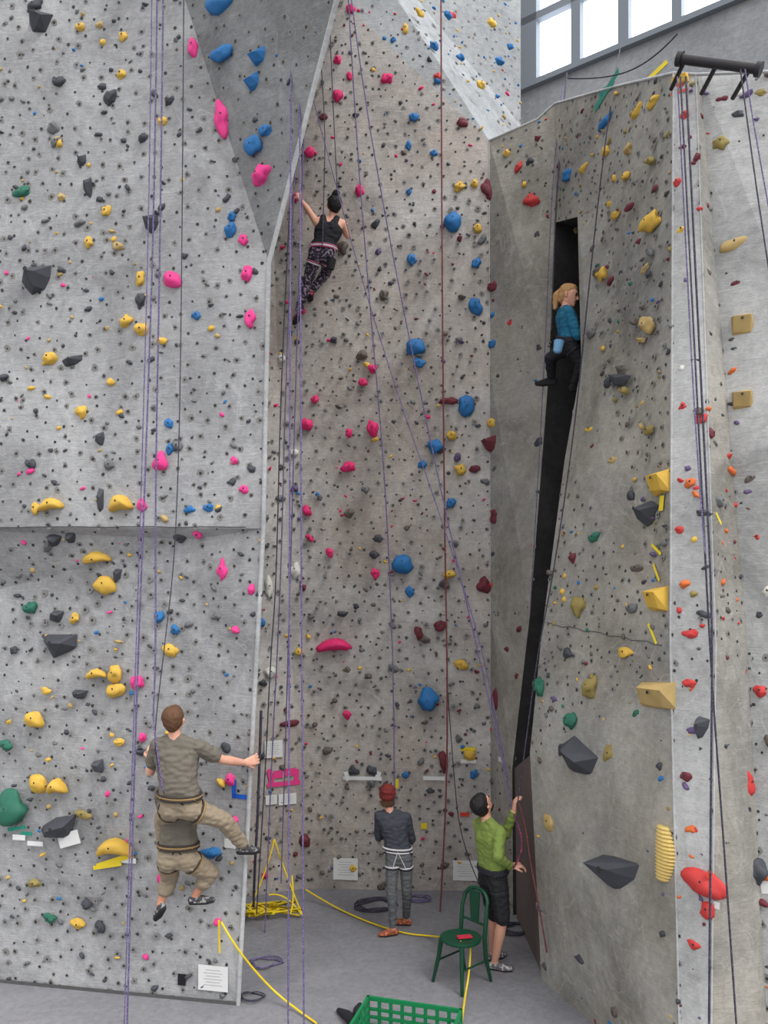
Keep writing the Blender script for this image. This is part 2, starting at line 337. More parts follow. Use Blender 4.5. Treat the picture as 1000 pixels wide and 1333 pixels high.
LIST="""52 30 30 34 dk w;45 8 26 14 dk b;285 6 42 24 bl j;291 71 32 22 bl b;337 75 22 24 bl w;330 108 20 24 bl w;347 170 20 16 bl b;332 191 24 26 bl b;251 62 15 26 pk b;290 156 22 48 pk b;340 228 28 26 pk b
403 198 14 14 cr b;130 33 10 10 ta b;77 186 12 14 ye b;158 97 14 12 ye b;212 158 12 12 ye b;105 36 14 12 ye b;160 48 12 12 ye b;116 316 13 14 ye b;80 257 10 10 ta b;138 276 13 16 ye b;106 210 18 16 dk w;115 245 16 32 dk w;31 251 24 15 gr b;144 128 18 22 dk b;197 292 22 28 dk w;302 283 14 14 bl b;300 299 18 20 bl b;318 313 14 14 pk b;322 357 16 22 pk b;224 365 28 22 pk j;183 364 14 24 ye b;183 391 14 24 dk b;46 365 46 44 dk w;165 419 20 18 ye b;184 430 18 18 ye b;65 466 20 20 ye b;92 470 38 16 dk w;256 411 12 12 bl b;326 415 15 26 pk b;145 498 12 10 ye b
106 537 16 18 ye b;220 552 14 12 bl b;222 585 12 14 bl b;209 602 20 24 pk b;130 572 16 22 dk w;41 605 16 14 dk b;130 652 13 38 dk w;68 658 40 24 ye n;46 662 12 18 ye b;158 657 34 34 ye n;186 658 14 18 pk b;247 663 14 10 bl b;272 661 14 12 bl b;257 695 12 14 pk b;125 726 42 22 ye n;70 703 20 22 dk w;92 700 18 20 dk w;137 763 30 26 ye j;152 750 12 24 dk w;290 742 14 26 pk b;40 792 20 20 gr b;72 803 22 18 dk w;75 840 50 36 dk w;207 803 13 16 bl b;228 820 14 12 bl b;222 847 24 18 ye j;125 878 30 20 ye n;150 877 22 24 ye b;151 899 28 20 ye j;103 904 22 16 dk w;45 937 28 24 ye j;8 970 20 16 gr b;128 999 16 22 dk w
16 1053 48 44 gr b;50 1021 26 26 ye j;75 1025 28 30 ye n;76 1079 54 34 dk w;150 1104 54 34 ye n;305 1070 14 16 pk b;274 1110 30 16 bl b;108 1060 24 12 ol b;45 1150 16 12 ol b;65 1195 18 14 gr b;102 1203 20 14 ye b;130 1206 12 18 dk b;283 1200 10 10 pk b;155 966 16 10 ye b;97 805 12 12 ye b;179 888 18 20 pk b;327 768 10 16 pk b;300 1015 14 20 pk b;307 820 12 10 pk b;217 1145 26 18 pk b;235 700 16 14 dk b;60 900 14 10 ye b;318 637 12 12 pk b;305 600 10 10 pk b;185 960 10 14 pk b
468 248 14 16 cr b;505 103 18 14 cr b;440 127 15 18 cr b;457 12 12 16 cr b;440 78 10 12 cr b;455 100 8 12 cr b;590 290 26 26 bl j;536 338 12 14 bl b;541 452 26 22 bl j;546 473 18 12 bl b;620 398 20 20 bl b;606 527 22 28 bl b;567 582 20 20 bl b;600 611 18 14 ye b;399 553 18 18 cr b;486 558 16 22 cr b;473 498 12 12 cr b;485 480 14 12 cr b;455 608 20 14 cr b;400 666 14 14 cr b;488 746 12 14 cr b;435 841 54 26 cr n;524 734 32 26 bl j;556 912 30 30 bl b;534 771 12 14 bl b;587 655 12 14 bl b;588 567 14 12 ye b;600 865 18 14 ye b;546 824 12 20 mr b;572 815 16 16 mr b;380 942 28 9 mr b;384 742 14 22 wh b;383 590 12 12 wh b;352 875 14 14 wh b;367 468 12 14 wh b;350 765 10 26 wh b;460 1003 14 12 dk b;484 1003 14 12 dk b;397 1094 15 18 mr b;611 983 16 16 ye b;576 990 12 30 mr b;583 522 24 10 mr b;602 160 14 14 mr b;599 243 16 12 ye b;538 153 14 12 bl b;532 190 8 12 bl b;565 200 10 10 bl b;512 52 8 8 bl b;528 38 8 14 ye b;620 343 12 14 bl b;585 748 14 12 ye b;500 385 12 14 br b;455 668 16 12 br b;471 463 18 12 br b;430 720 10 12 cr b;460 1130 10 10 ye b;447 323 14 18 br b;410 520 10 10 cr b;550 605 12 12 bl b;617 1008 10 12 bl b;565 60 12 12 bl b;583 20 10 12 bl b;600 75 12 10 bl b;625 110 12 12 ye b;570 100 12 10 rd b;650 80 12 12 bl b;640 30 12 12 ye b;452 930 12 12 cr b;395 765 10 10 mr b;452 872 10 8 br b;618 240 10 12 ye b;622 297 12 12 ye b;533 250 8 10 bl b
385 257 10 12 cr b;635 248 14 28 mr b;692 261 18 20 rd b;682 354 16 18 rd b;700 308 10 20 dk b;739 228 9 18 bl b;642 373 12 14 mr b;668 420 12 16 rd b;683 428 10 20 mr b;641 578 14 30 mr w;642 551 12 14 ye b;630 762 20 22 mr b;646 672 10 20 mr b;649 910 11 30 mr b;703 453 10 10 dk b;702 576 10 12 dk b;683 240 6 10 ye b;650 280 8 8 dk b;660 200 8 10 ye b;675 596 10 14 mr b;662 845 8 12 mr b;690 210 8 10 dk b
848 290 24 26 ye b;789 159 18 14 bl b;851 133 14 14 ye b;790 197 10 14 ye b;785 357 12 18 ye b;843 424 20 22 ta b;806 495 26 20 dk w;862 628 20 34 ye x;843 668 18 36 dk w;859 780 20 36 ye x;858 905 34 40 ta x;753 983 40 52 dk w;744 938 12 26 gr b;798 983 12 40 ol b;808 1134 58 62 dk w;768 1085 24 20 gr w;744 1108 18 18 ta b;720 1070 16 26 ta b;808 1047 12 22 ol b;754 790 12 32 ol b;770 895 14 32 ol b;703 895 10 26 gr b;840 350 10 8 ta b;820 195 10 16 ta b;882 238 10 12 rd b;830 145 12 14 ye b;815 230 10 12 ye b;760 220 10 12 ye b;750 300 8 10 ta b;848 210 12 12 ol b;820 270 10 12 mr b;845 560 14 12 ol b;800 600 12 14 ta b;775 700 12 14 gr b;830 740 14 12 br b;815 850 14 14 ye b;830 930 12 14 gr b;770 560 10 14 ye b;790 1000 10 10 bl b;740 850 10 14 dk b;830 1230 18 14 ol b;760 1250 16 18 dk b;730 1180 12 16 gr b;780 1190 16 14 br b
916 1151 46 36 rd j;986 1135 28 34 dk b;973 1020 20 42 rd b;967 424 28 34 ta x;967 521 26 30 ta x;958 320 44 22 ta j;938 189 22 22 ol b;970 243 18 16 gr b;963 188 14 12 bl b;960 370 18 14 mr b;973 355 14 16 mr b;885 105 20 14 ye x;912 948 18 34 dk w;941 972 14 26 dk w;940 130 16 10 mr b;990 122 14 10 ol b;908 205 8 12 mr b;990 260 10 10 mr b;918 800 16 10 dk b;900 825 16 12 rd b;925 565 10 14 mr b;905 470 14 8 dk b;897 610 10 10 pu b;917 668 18 10 dk b;965 930 10 14 rd b;938 655 10 10 rd b;905 952 20 10 pu b;1000 300 12 12 dk b;980 395 12 10 gr b;985 580 10 12 dk b;958 455 14 10 dk b;892 150 10 12 rd b;888 300 10 12 ye b;895 420 10 10 rd b;890 530 10 12 rd b;885 690 10 12 rd b;892 760 12 12 og b;898 890 12 12 rd b;893 1010 12 14 mr b;900 1080 14 12 og b;905 1230 14 14 rd b;950 1100 12 14 og b;960 1200 14 14 rd b;945 1270 14 12 mr b;990 480 12 12 rd b;985 700 12 14 rd b;975 640 12 12 pu b;990 800 12 14 dk b;990 900 14 16 rd b;995 180 12 12 bl b;955 270 12 12 ye b"""
i=0
for row in LIST.replace('\n',';').split(';'):
    t=row.split(); px,py,w,h=map(float,t[:4]); hh=hit(px,py); i+=1
    if hh is None: continue
    p,n=hh; d=p.y; k=d/FPX*(.9 if t[5]!='w' else 1.05)
    cosx=max(.5,abs(n.y)/math.hypot(n.x,n.y))
    w=w*k/cosx;h=h*k
    dep=min(w,h)*(.45 if t[5] in'bj' else .6)
    if t[5]=='n': h*=.8; dep=h*.7
    hold(p,n,w,h,dep,t[4],t[5],random.Random(i).uniform(-.35,.35) if t[5] not in 'xn' else 0.1,i*7.3,20,9,True)
NM=dict(dk='dark_grey',bl='blue',pk='pink',ye='yellow',ta='tan',gr='green',mr='maroon',rd='red',wh='white',br='brown',ol='olive',cr='crimson',pu='purple',gg='grey',og='orange')
for k,c in COL.items():
    vs,fs,sm=HB[k]
    if not vs: continue
    o=mesh_obj(NM[k]+'_climbing_holds',vs,fs,mat('hold_'+NM[k],c,0.65,var=.2,scale=9,bump=.3))
    o.data.polygons.foreach_set('use_smooth',sm)
mesh_obj('t_nut_bolt_holes',HB['hole'][0],HB['hole'][1],mat('bolt_hole',(46,45,44),0.6,var=.3))
mesh_obj('t_nut_bolt_rims',HB['rim'][0],HB['rim'][1],mat('bolt_rim',(124,122,119),0.9,var=.3,scale=6))

sh=hit(865,1110)
if sh:
    p,n=sh;u,v=frame(n);par=empty('ribbed_climbing_hold');vs=[];fs=[]
    seg=10
    ny=15
    for a in range(ny*2+1):
        t=a/(ny*2); rr=.088*(1.0 if a%2 else .80)*math.sin(math.pi*(.12+.76*t))**.5
        c=p+v*(.22-.44*t)+u*(.04*math.sin(t*3))
        for s in range(seg):
            an=s/seg*2*math.pi; vs.append(c+u*math.cos(an)*rr*1.25+n*(math.sin(an)*rr*.8+.015))
    for a in range(ny*2):
        for s in range(seg):
            x=a*seg+s;y=a*seg+(s+1)%seg; fs.append([x,y,y+seg,x+seg])
    fs+= [list(range(seg)),[ny*2*seg+s for s in range(seg)]]
    mesh_obj('ribbed_body',vs,fs,mat('pale_yellow_resin',(204,178,108),.6,var=.1),parent=par)

def quad(px,py,w,h,off=.006,rot=0.0):
    hh=hit(px,py)
    if hh is None: return None
    p,n=hh;k=p.y/FPX;u,v=frame(n);cosx=max(.5,abs(n.y)/math.hypot(n.x,n.y)); w=w*k/cosx;h=h*k
    U=u*math.cos(rot)+v*math.sin(rot);W=-u*math.sin(rot)+v*math.cos(rot)
    return [p+n*off+U*a*w/2+W*b_*h/2 for a,b_ in((-1,-1),(1,-1),(1,1),(-1,1))],n,U,W,p,w,h
def tapes(name,m,items):
    vs=[];fs=[]
    for it in items:
        q=quad(*it[:4],rot=it[4] if len(it)>4 else 0)
        if not q: continue
        b_=len(vs);vs+=q[0];fs.append([b_,b_+1,b_+2,b_+3])
    mesh_obj(name,vs,fs,m)
m_white=mat('paper_white',(214,214,212),0.7,var=.05)
m_ytape=mat('yellow_tape',(225,200,40),0.5,var=.08)
tapes('yellow_route_tapes',m_ytape,[(150,1120,54,7,.35),(140,1127,40,5,.2),(850,98,34,6,.5),(850,825,16,4,-.9),(855,715,14,4,-.5),(855,745,14,4,-.9),(858,1005,5,26,.1),(855,1190,6,28,.3),(850,1310,22,6,-.8),(744,1118,20,5,0),(935,1250,24,5,-.4),(517,1020,4,12),(609,975,20,5),(935,675,14,4,-.9),(968,160,14,5,-.4),(975,185,5,40,.3),(965,540,5,16,.6),(862,655,5,20,.0),(957,445,5,16,.9),(552,1075,8,8)])
tapes('pink_route_tapes',mat('pink_tape',(220,60,130),.5),[(370,1020,42,6,0),(352,1010,6,18,.2),(386,1010,6,18,-.2),(378,1005,14,10),(362,1008,12,10),(690,1022,4,20)])
tapes('blue_route_tapes',mat('blue_tape',(30,90,190),.5),[(305,1027,6,24,0),(315,1037,26,6,0)])
tapes('white_route_tapes',m_white,[(472,1013,50,5),(452,1010,6,12,.3),(492,1010,6,12,-.3),(90,1092,30,18,.3),(25,1090,18,7),(168,1120,20,7),(565,1013,28,5),(300,1098,16,12),(915,1173,32,9),(868,1156,20,7),(767,1098,22,6),(1000,1155,14,16,.2),(745,1120,16,6),(46,1098,22,6),(610,991,20,5),(655,990,12,6)])
tapes('green_route_tapes',mat('green_tape',(30,130,110),.5),[(790,118,30,10,.35),(790,116,18,8,-.2),(22,1078,26,5,.2),(35,1085,16,5),(768,1090,26,5,.1)])
tapes('red_route_tapes',mat('red_tape',(200,60,40),.5),[(883,108,6,14,.5),(888,108,6,14,-.5),(905,1143,26,10,.6),(929,1143,26,10,-.6),(885,120,18,4),(605,1060,12,5)])
tapes('outlet_cover',m_dark,[(237,1275,11,15)])
for (x,y,w,h) in[(450,1131,32,28),(606,1133,32,26),(278,1273,40,32),(356,975,22,22),(374,1040,22,14),(353,1041,14,12)]:
    q=quad(x,y,w,h,.014)
    if not q: continue
    par=empty('route_notice_sign')
    corners,n,U,W,p,ww,hh2=q
    back=[c_-n*.010 for c_ in corners]
    mesh_obj('board',corners+back,[(0,1,2,3),(0,4,5,1),(1,5,6,2),(2,6,7,3),(3,7,4,0),(7,6,5,4)],m_white,parent=par)
    vs=[];fs=[]
    for li in range(6):
        yy=hh2*(.32-.12*li); b_=len(vs); ln=ww*(.32 if li%2 else .24)
        cc=p+n*.016+W*yy
        vs+=[cc-U*ln,cc+U*ln,cc+U*ln+W*hh2*.02,cc-U*ln+W*hh2*.02];fs.append([b_,b_+1,b_+2,b_+3])
    mesh_obj('text_lines',vs,fs,mat('print_grey',(160,160,160),.8),parent=par)

# ---------------- people ----------------
def person(name,J,st):
    par=empty(name); k=st.get('k',1.0); prims=[]
    def hull(sph,lab): prims.append((sph,lab))
    def limb(a,b_,ra,rb,lab): hull([(a,ra*k),(b_,rb*k)],lab)
    a=(J['shr']-J['shl']).normalized()
    ch,wa,pe,ne=J['chest'],J['waist'],J['pelvis'],J['neck']
    ex=st.get('loose',0.0)
    if st.get('tank'):
        hull([(J['shl'],.048*k),(J['shr'],.048*k),(ch+a*.06*k,(.088)*k),(ch-a*.06*k,(.088)*k),(ne,.048*k)],'skin')
        for q in('l','r'):
            s0=ne.lerp(J['sh'+q],.5)+Vector((0,-.03,.012)); hull([(s0,.036*k),(ch+(a*.05*k if q=='r' else -a*.05*k)+Vector((0,-.03,0)),.08*k)],'shirt')
    else:
        hull([(J['shl'],.05*k),(J['shr'],.05*k),(ch+a*.07*k,(.098)*k),(ch-a*.07*k,(.098)*k),(ne,.05*k)],'shirt')
    hull([(ch+a*.07*k,(.10+ex)*k),(ch-a*.07*k,(.10+ex)*k),(wa+a*.05*k,(.088+ex)*k),(wa-a*.05*k,(.088+ex)*k)],'shirt')
    mid=wa.lerp(pe,.55)
    hull([(wa+a*.05*k,(.088+ex)*k),(wa-a*.05*k,(.088+ex)*k),(mid+a*.07*k,(.09+ex)*k),(mid-a*.07*k,(.09+ex)*k)],'shirt')
    hull([(pe+a*.065*k,.098*k),(pe-a*.065*k,.098*k),(J['hil'],.085*k),(J['hir'],.085*k)],'pants')
    hc=J['head']; f=J['face'].normalized(); u=J.get('hup',Vector((0,0,1))); u=(u-f*u.dot(f)).normalized(); s=f.cross(u).normalized()
    def h(x,y,z): return hc+(s*x+f*y+u*z)*k
    limb(ne,h(0,-.02,-.05),.052,.048,'skin')
    hull([(h(0,-.02,.03),.086*k),(h(0,.02,.03),.074*k),(h(0,.06,-.085),.024*k),(h(.035,.0,-.055),.03*k),(h(-.035,.0,-.055),.03*k)],'skin')
    hull([(h(0,.102,-.022),.013*k),(h(0,.09,.015),.008*k)],'skin')
    for q in(-1,1):
        hull([(h(q*.086,-.01,.012),.014*k),(h(q*.08,-.005,-.02),.010*k)],'skin')
        hull([(h(q*.03,.082,.014),.011*k)],'eye'); hull([(h(q*.042,.08,.036),.006*k),(h(q*.018,.089,.038),.006*k)],'hair')
    hull([(h(-.02,.083,-.052),.007*k),(h(.02,.083,-.052),.007*k)],'lip')
    hs=st.get('hair','short')
    if hs=='beanie':
        hull([(h(0,-.02,.045),.100*k),(h(0,.02,.055),.084*k),(h(0,-.03,.085),.085*k),(h(0,-.04,.12),.05*k)],'hat')
        hull([(h(.03,-.06,-.06),.045*k),(h(-.03,-.06,-.06),.045*k),(h(0,-.05,0),.06*k)],'hair')
    else:
        hull([(h(0,-.032,.045),.092*k),(h(0,.012,.066),.066*k)],'hair'); hull([(h(0,-.035,.02),.088*k),(h(0,-.05,-.03),.055*k)],'hair')
    if hs=='bun':
        hull([(h(0,-.05,.13),.045*k),(h(.01,-.06,.145),.042*k)],'hair')
    if hs=='pony':
        limb(h(0,-.1,.05),h(0,-.14,.0),.035,.04,'hair'); limb(h(0,-.14,0),h(.0,-.13,-.13),.04,.022,'hair')
        hull([(h(.05,-.06,.0),.035*k),(h(-.05,-.06,.0),.035*k),(h(.04,-.07,-.05),.03*k),(h(-.04,-.07,-.05),.03*k)],'hair')
    if hs=='beard':
        hull([(h(0,.07,-.09),.024*k),(h(.038,.01,-.06),.03*k),(h(-.038,.01,-.06),.03*k),(h(0,.03,-.1),.02*k)],'hair')
    for q,sd in(('l',-1),('r',1)):
        sh_,el,wr=J['sh'+q],J['el'+q],J['wr'+q]; sl=st.get('sleeve','short')
        if sl=='long':
            limb(sh_,el,.056,.045,'shirt'); limb(el,wr.lerp(el,.08),.045,.034,'shirt'); limb(wr.lerp(el,.1),wr,.026,.026,'skin')
        elif sl=='short':
            m_=sh_.lerp(el,.62); limb(sh_,m_,.064,.064,'shirt'); limb(sh_,el,.048,.039,'skin')
            limb(el,el.lerp(wr,.3),.039,.044,'skin'); limb(el.lerp(wr,.3),wr,.044,.027,'skin')
        else:
            limb(sh_,el,.047,.036,'skin'); limb(el,el.lerp(wr,.3),.036,.038,'skin'); limb(el.lerp(wr,.3),wr,.038,.025,'skin')
        hd=J.get('hd'+q,(wr-el)).normalized(); pn=J.get('pn'+q,Vector((0,1,0))); pn=(pn-hd*pn.dot(hd)).normalized()
        l=hd.cross(pn).normalized()*(1 if q=='l' else -1); cl=st.get('curl',.45)
        kk=k*1.08
        hull([(wr+(hd*.01+l*.010)*kk,.022*kk),(wr+(hd*.01-l*.010)*kk,.022*kk),(wr+(hd*.085+l*.032)*kk,.014*kk),(wr+(hd*.085-l*.03)*kk,.013*kk)],'skin')
        for fi,(lo,ln) in enumerate(zip((.034,.011,-.012,-.034),(.072,.08,.074,.058))):
            b0=wr+(hd*.088+l*lo)*kk; ang=.15; dr=hd
            for sg,fr in enumerate((.45,.32,.23)):
                ang+=cl; dr=(hd*math.cos(ang)+pn*math.sin(ang)+l*lo*2.5).normalized()
                b1=b0+dr*ln*fr*kk; hull([(b0,.0092*kk),(b1,.0082*kk)],'skin'); b0=b1
        t0=wr+(hd*.03+l*.03)*kk;t1=t0+(hd*.6+l*.7+pn*.25).normalized()*.038*kk;t2=t1+(hd*.8+l*.1+pn*.6).normalized()*.032*kk
        hull([(t0,.013*kk),(t1,.0105*kk)],'skin');hull([(t1,.0105*kk),(t2,.0085*kk)],'skin')
    lg=st.get('legs','long');lx=st.get('legx',0.0)
    for q in 'lr':
        hi,kn,an=J['hi'+q],J['kn'+q],J['an'+q]; calf=kn.lerp(an,.32)
        if lg=='long':
            limb(hi,kn,.088+lx,.06+lx,'pants');limb(kn,calf,.06+lx,.056+lx,'pants');limb(calf,an.lerp(kn,.1),.056+lx,.042+lx,'pants')
            limb(an.lerp(kn,.2),an,.035,.034,'skin')
        elif lg=='shorts':
            limb(hi,hi.lerp(kn,.97),.092+lx,.075+lx,'pants'); limb(hi,kn,.08,.055,'skin');limb(kn,calf,.052,.055,'skin');limb(calf,an,.055,.033,'skin')
        elif lg=='crop':
            limb(hi,kn,.09+lx,.064+lx,'pants');limb(kn,kn.lerp(an,.42),.064+lx,.058+lx,'pants');limb(kn,calf,.05,.052,'skin');limb(calf,an,.052,.033,'skin')
        td=J['toe'+q].normalized(); dn=J.get('sole'+q,Vector((0,0,-1))); dn=(dn-td*dn.dot(td)).normalized(); sd=td.cross(dn)
        hull([(an-td*.035*k+dn*.035*k,.034*k),(an+dn*.02*k,.036*k),(an+td*.10*k+dn*.045*k+sd*.012*k,.03*k),(an+td*.10*k+dn*.045*k-sd*.015*k,.03*k),(an+td*.165*k+dn*.05*k,.022*k)],'shoe')
        hull([(an-td*.035*k+dn*.055*k,.03*k),(an+td*.10*k+dn*.06*k+sd*.016*k,.026*k),(an+td*.10*k+dn*.06*k-sd*.018*k,.026*k),(an+td*.16*k+dn*.058*k,.022*k)],'sole')
    V_=[];F_=[];lab=[]
    ico=bmesh.new(); bmesh.ops.create_icosphere(ico,subdivisions=2,radius=1.0); ipts=[v.co.copy() for v in ico.verts]; ico.free()
    for sph,lb in prims:
        bm=bmesh.new()
        for c,r in sph:
            for ip in ipts: bm.verts.new(c+ip*r)
        res=bmesh.ops.convex_hull(bm,input=bm.verts)
        dl=set(e for e in res['geom_interior'] if isinstance(e,bmesh.types.BMVert))|set(e for e in res['geom_unused'] if isinstance(e,bmesh.types.BMVert))
        if dl: bmesh.ops.delete(bm,geom=list(dl),context='VERTS')
        bmesh.ops.recalc_face_normals(bm,faces=bm.faces)
        bm.verts.index_update(); b_=len(V_)
        V_+= [v.co.copy() for v in bm.verts]
        for fa in bm.faces: F_.append([b_+v.index for v in fa.verts]); lab.append(lb)
        bm.free()
    tree=BVHTree.FromPolygons(V_,F_)
    tmp=mesh_obj('tmp_'+name,V_,F_)
    md=tmp.modifiers.new('r','REMESH');md.mode='VOXEL';md.voxel_size=.0062
    sm=tmp.modifiers.new('s','SMOOTH');sm.iterations=3;sm.factor=.5
    dg=bpy.context.evaluated_depsgraph_get(); me=bpy.data.meshes.new_from_object(tmp.evaluated_get(dg))
    bpy.data.objects.remove(tmp)
    labs=[]; cloth={'shirt':.006,'pants':.005,'hat':.004,'hair':.003}
    nrm=[v.normal.copy() for v in me.vertices]
    newco=[]
    for v,nn in zip(me.vertices,nrm):
        r=tree.find_nearest(v.co); lb=lab[r[2]] if r[2] is not None else 'skin'; labs.append(lb)
        co=v.co.copy()
        if lb in cloth:
            w_=noise.noise(Vector((co.x*16,co.y*16,co.z*30)))*.010+noise.noise(co*60)*.0015 if lb!='hair' else noise.noise(Vector((co.x*70,co.y*70,co.z*25)))*.006
            co=co+nn*(cloth[lb]+w_)
        newco.append(co)
    for v,c in zip(me.vertices,newco): v.co=c
    order=sorted(set(labs)); li={l:i for i,l in enumerate(order)}
    me.name='body'
    for l in order: me.materials.append(st['mats'][l])
    from collections import Counter
    for po in me.polygons:
        po.material_index=li[Counter(labs[x] for x in po.vertices).most_common(1)[0][0]]; po.use_smooth=True
    me.update()
    o=link(bpy.data.objects.new('body',me)); o.parent=par
    if st.get('harness'):
        mh=st['harness']; ax=a; up=(wa-pe).normalized(); fw=ax.cross(up).normalized(); c=pe.lerp(wa,.42)
        def ring(nm,c,x,y,rx,ry,r,m):
            curve(nm,[[c+x*math.cos(t/20*2*math.pi)*rx+y*math.sin(t/20*2*math.pi)*ry for t in range(20)]],r,m,parent=par,cyclic=True)
        m2=st.get('harness2',mh)
        for dz,mm in((-.017,mh),(.0,m2),(.017,mh)): ring('harness_belt',c+up*dz,ax,fw,(.170+ex)*k,(.114+ex)*k,.0115*k,mm)
        for q in 'lr':
            hi,kn=J['hi'+q],J['kn'+q]; tdir=(kn-hi).normalized(); x=tdir.cross(Vector((.3,1,.2))).normalized(); y=tdir.cross(x)
            for t_,mm in((.22,mh),(.27,m2)): ring('harness_leg_loop',hi.lerp(kn,t_),x,y,(.084+lx)*k,(.084+lx)*k,.011*k,mm)
            curve('gear_loop',[[c+ax*(.12 if q=='r' else -.12)*k+fw*z_*.10*k+up*(-.0-.06*(1-z_*z_))*k+ax*(.05 if q=='r' else -.05)*k*(1-z_*z_*.6) for z_ in(-1,-.5,0,.5,1)]],.005*k,m2,parent=par)
        for z_ in (-1,1):
            curve('harness_strap',[[c-fw*z_*.118*k,J['hil'].lerp(J['knl'],.25)-fw*z_*.08*k],[c-fw*z_*.118*k,J['hir'].lerp(J['knr'],.25)-fw*z_*.08*k]],.006*k,mh,parent=par,smooth=False)
    if st.get('bag'):
        cb=st['bag'][0];bb=bmesh.new();bmesh.ops.create_cone(bb,segments=16,radius1=.045,radius2=.058,depth=.14,cap_ends=True)
        bmesh.ops.bevel(bb,geom=[e for e in bb.edges if len(e.link_faces)==2 and any(len(f_.verts)>4 for f_ in e.link_faces)],offset=.012,segments=2,affect='EDGES')
        me2=bpy.data.meshes.new('chalk_bag');bb.to_mesh(me2);bb.free();me2.materials.append(st['bag'][1]);ob=link(bpy.data.objects.new('chalk_bag',me2));ob.location=cb;ob.rotation_euler=(0.1,.15,0);ob.parent=par
    return par

skin=mat('skin',(218,162,138),.55,var=.08,scale=12); skin2=mat('skin_tan',(196,138,110),.55,var=.08)
eye=mat('eye_dark',(40,32,30),.3); lip=mat('lips',(168,92,86),.5)
blk=mat('black_fabric',(34,34,38),.85,var=.3,scale=30)
def MT(**k):
    d=dict(skin=skin,eye=eye,lip=lip,sole=mat('shoe_sole',(40,38,38),.8)); d.update(k); return d
khs=mat('khaki_shirt_fabric',(108,102,92),.9,var=.12,scale=25); khp=mat('khaki_trouser_fabric',(146,132,112),.9,var=.12,scale=25)
brown=mat('hair_brown',(96,66,46),.7,var=.3,scale=60); blackh=mat('hair_black',(28,24,24),.6,var=.3,scale=60); blond=mat('hair_blond',(172,132,84),.6,var=.3,scale=60)
har1=mat('harness_dark_webbing',(58,50,46),.75,var=.15); har1b=mat('harness_tan_webbing',(150,122,80),.75,var=.15)
shoeg=mat('climbing_shoe_grey',(60,58,60),.6,scale=28,rgb2=(150,148,148))
D=7.42
person('male_climber',dict(head=P(227,938,D),face=Vector((.15,1,.12)),neck=P(228,961,D),chest=P(230,985,D+.02),waist=P(232,1018,D-.02),pelvis=P(235,1046,D),
 shl=P(206,970,D),shr=P(258,972,D),ell=P(196,1005,D+.16),wrl=P(196,990,D+.40),elr=P(290,989,D+.14),wrr=P(319,993,D+.36),
 hdr=Vector((.7,.35,.15)),hdl=Vector((0,.5,1)),hil=P(224,1052,D),hir=P(247,1052,D),knl=P(212,1066,D+.33),anl=P(214,1112,D+.42),knr=P(291,1068,D+.16),anr=P(317,1100,D+.36),
 toel=Vector((-.2,1,0)),toer=Vector((.8,.6,-.15))),dict(k=1.04,mats=MT(shirt=khs,pants=khp,hair=brown,shoe=shoeg,skin=skin),loose=.014,legx=.012,harness=har1,harness2=har1b,legs='long'))
D=7.72
person('male_climber',dict(head=P(232,998,D+.02),face=Vector((0,1,0)),neck=P(232,1024,D),chest=P(232,1046,D),waist=P(233,1082,D-.02),pelvis=P(232,1112,D-.02),
 shl=P(210,1033,D),shr=P(254,1033,D),ell=P(214,1055,D+.2),wrl=P(220,1035,D+.28),elr=P(250,1055,D+.2),wrr=P(244,1035,D+.28),hdl=Vector((0,.3,1)),hdr=Vector((0,.3,1)),
 hil=P(220,1119,D-.02),hir=P(245,1119,D-.02),knl=P(221,1142,D+.16),anl=P(208,1178,D+.14),knr=P(273,1136,D+.12),anr=P(254,1166,D+.14),
 toel=Vector((-.5,.5,-.7)),toer=Vector((1,.25,0))),dict(k=1.0,mats=MT(shirt=khs,pants=khp,hair=brown,shoe=shoeg,skin=skin2),loose=.016,legx=.016,harness=har1,harness2=har1b,legs='crop'))
D=10.45
legg=mat('patterned_leggings',(44,38,50),.8,scale=34,rgb2=(150,130,150))
hpk=mat('harness_pink_webbing',(150,70,96),.7,var=.2)
hwh=mat('harness_white_webbing',(205,200,202),.7,var=.1)
hbk=mat('harness_black',(40,40,48),.7,var=.3)
person('female_climber',dict(head=P(435,269,D),face=Vector((-.25,1,.3)),neck=P(431,285,D),chest=P(428,299,D),waist=P(423,315,D),pelvis=P(419,329,D),
 shl=P(411,288,D),shr=P(446,291,D),ell=P(402,274,D+.1),wrl=P(391,260,D+.3),elr=P(453,308,D+.1),wrr=P(445,296,D+.3),hdl=Vector((-.2,.3,1)),hdr=Vector((0,.3,1)),
 hil=P(411,333,D),hir=P(427,333,D),knl=P(400,368,D+.12),anl=P(388,408,D+.2),knr=P(425,354,D+.3),anr=P(405,380,D+.22),toel=Vector((-.4,.8,-.2)),toer=Vector((-.2,1,0))),
 dict(k=1.0,tank=True,sleeve='none',hair='bun',mats=MT(shirt=blk,pants=legg,hair=blackh,shoe=mat('climbing_shoe_dark',(60,40,48),.6,scale=30,rgb2=(190,60,100))),harness=hpk,harness2=hwh,
 bag=(P(431,344,D-.2),blk)))
D=9.35
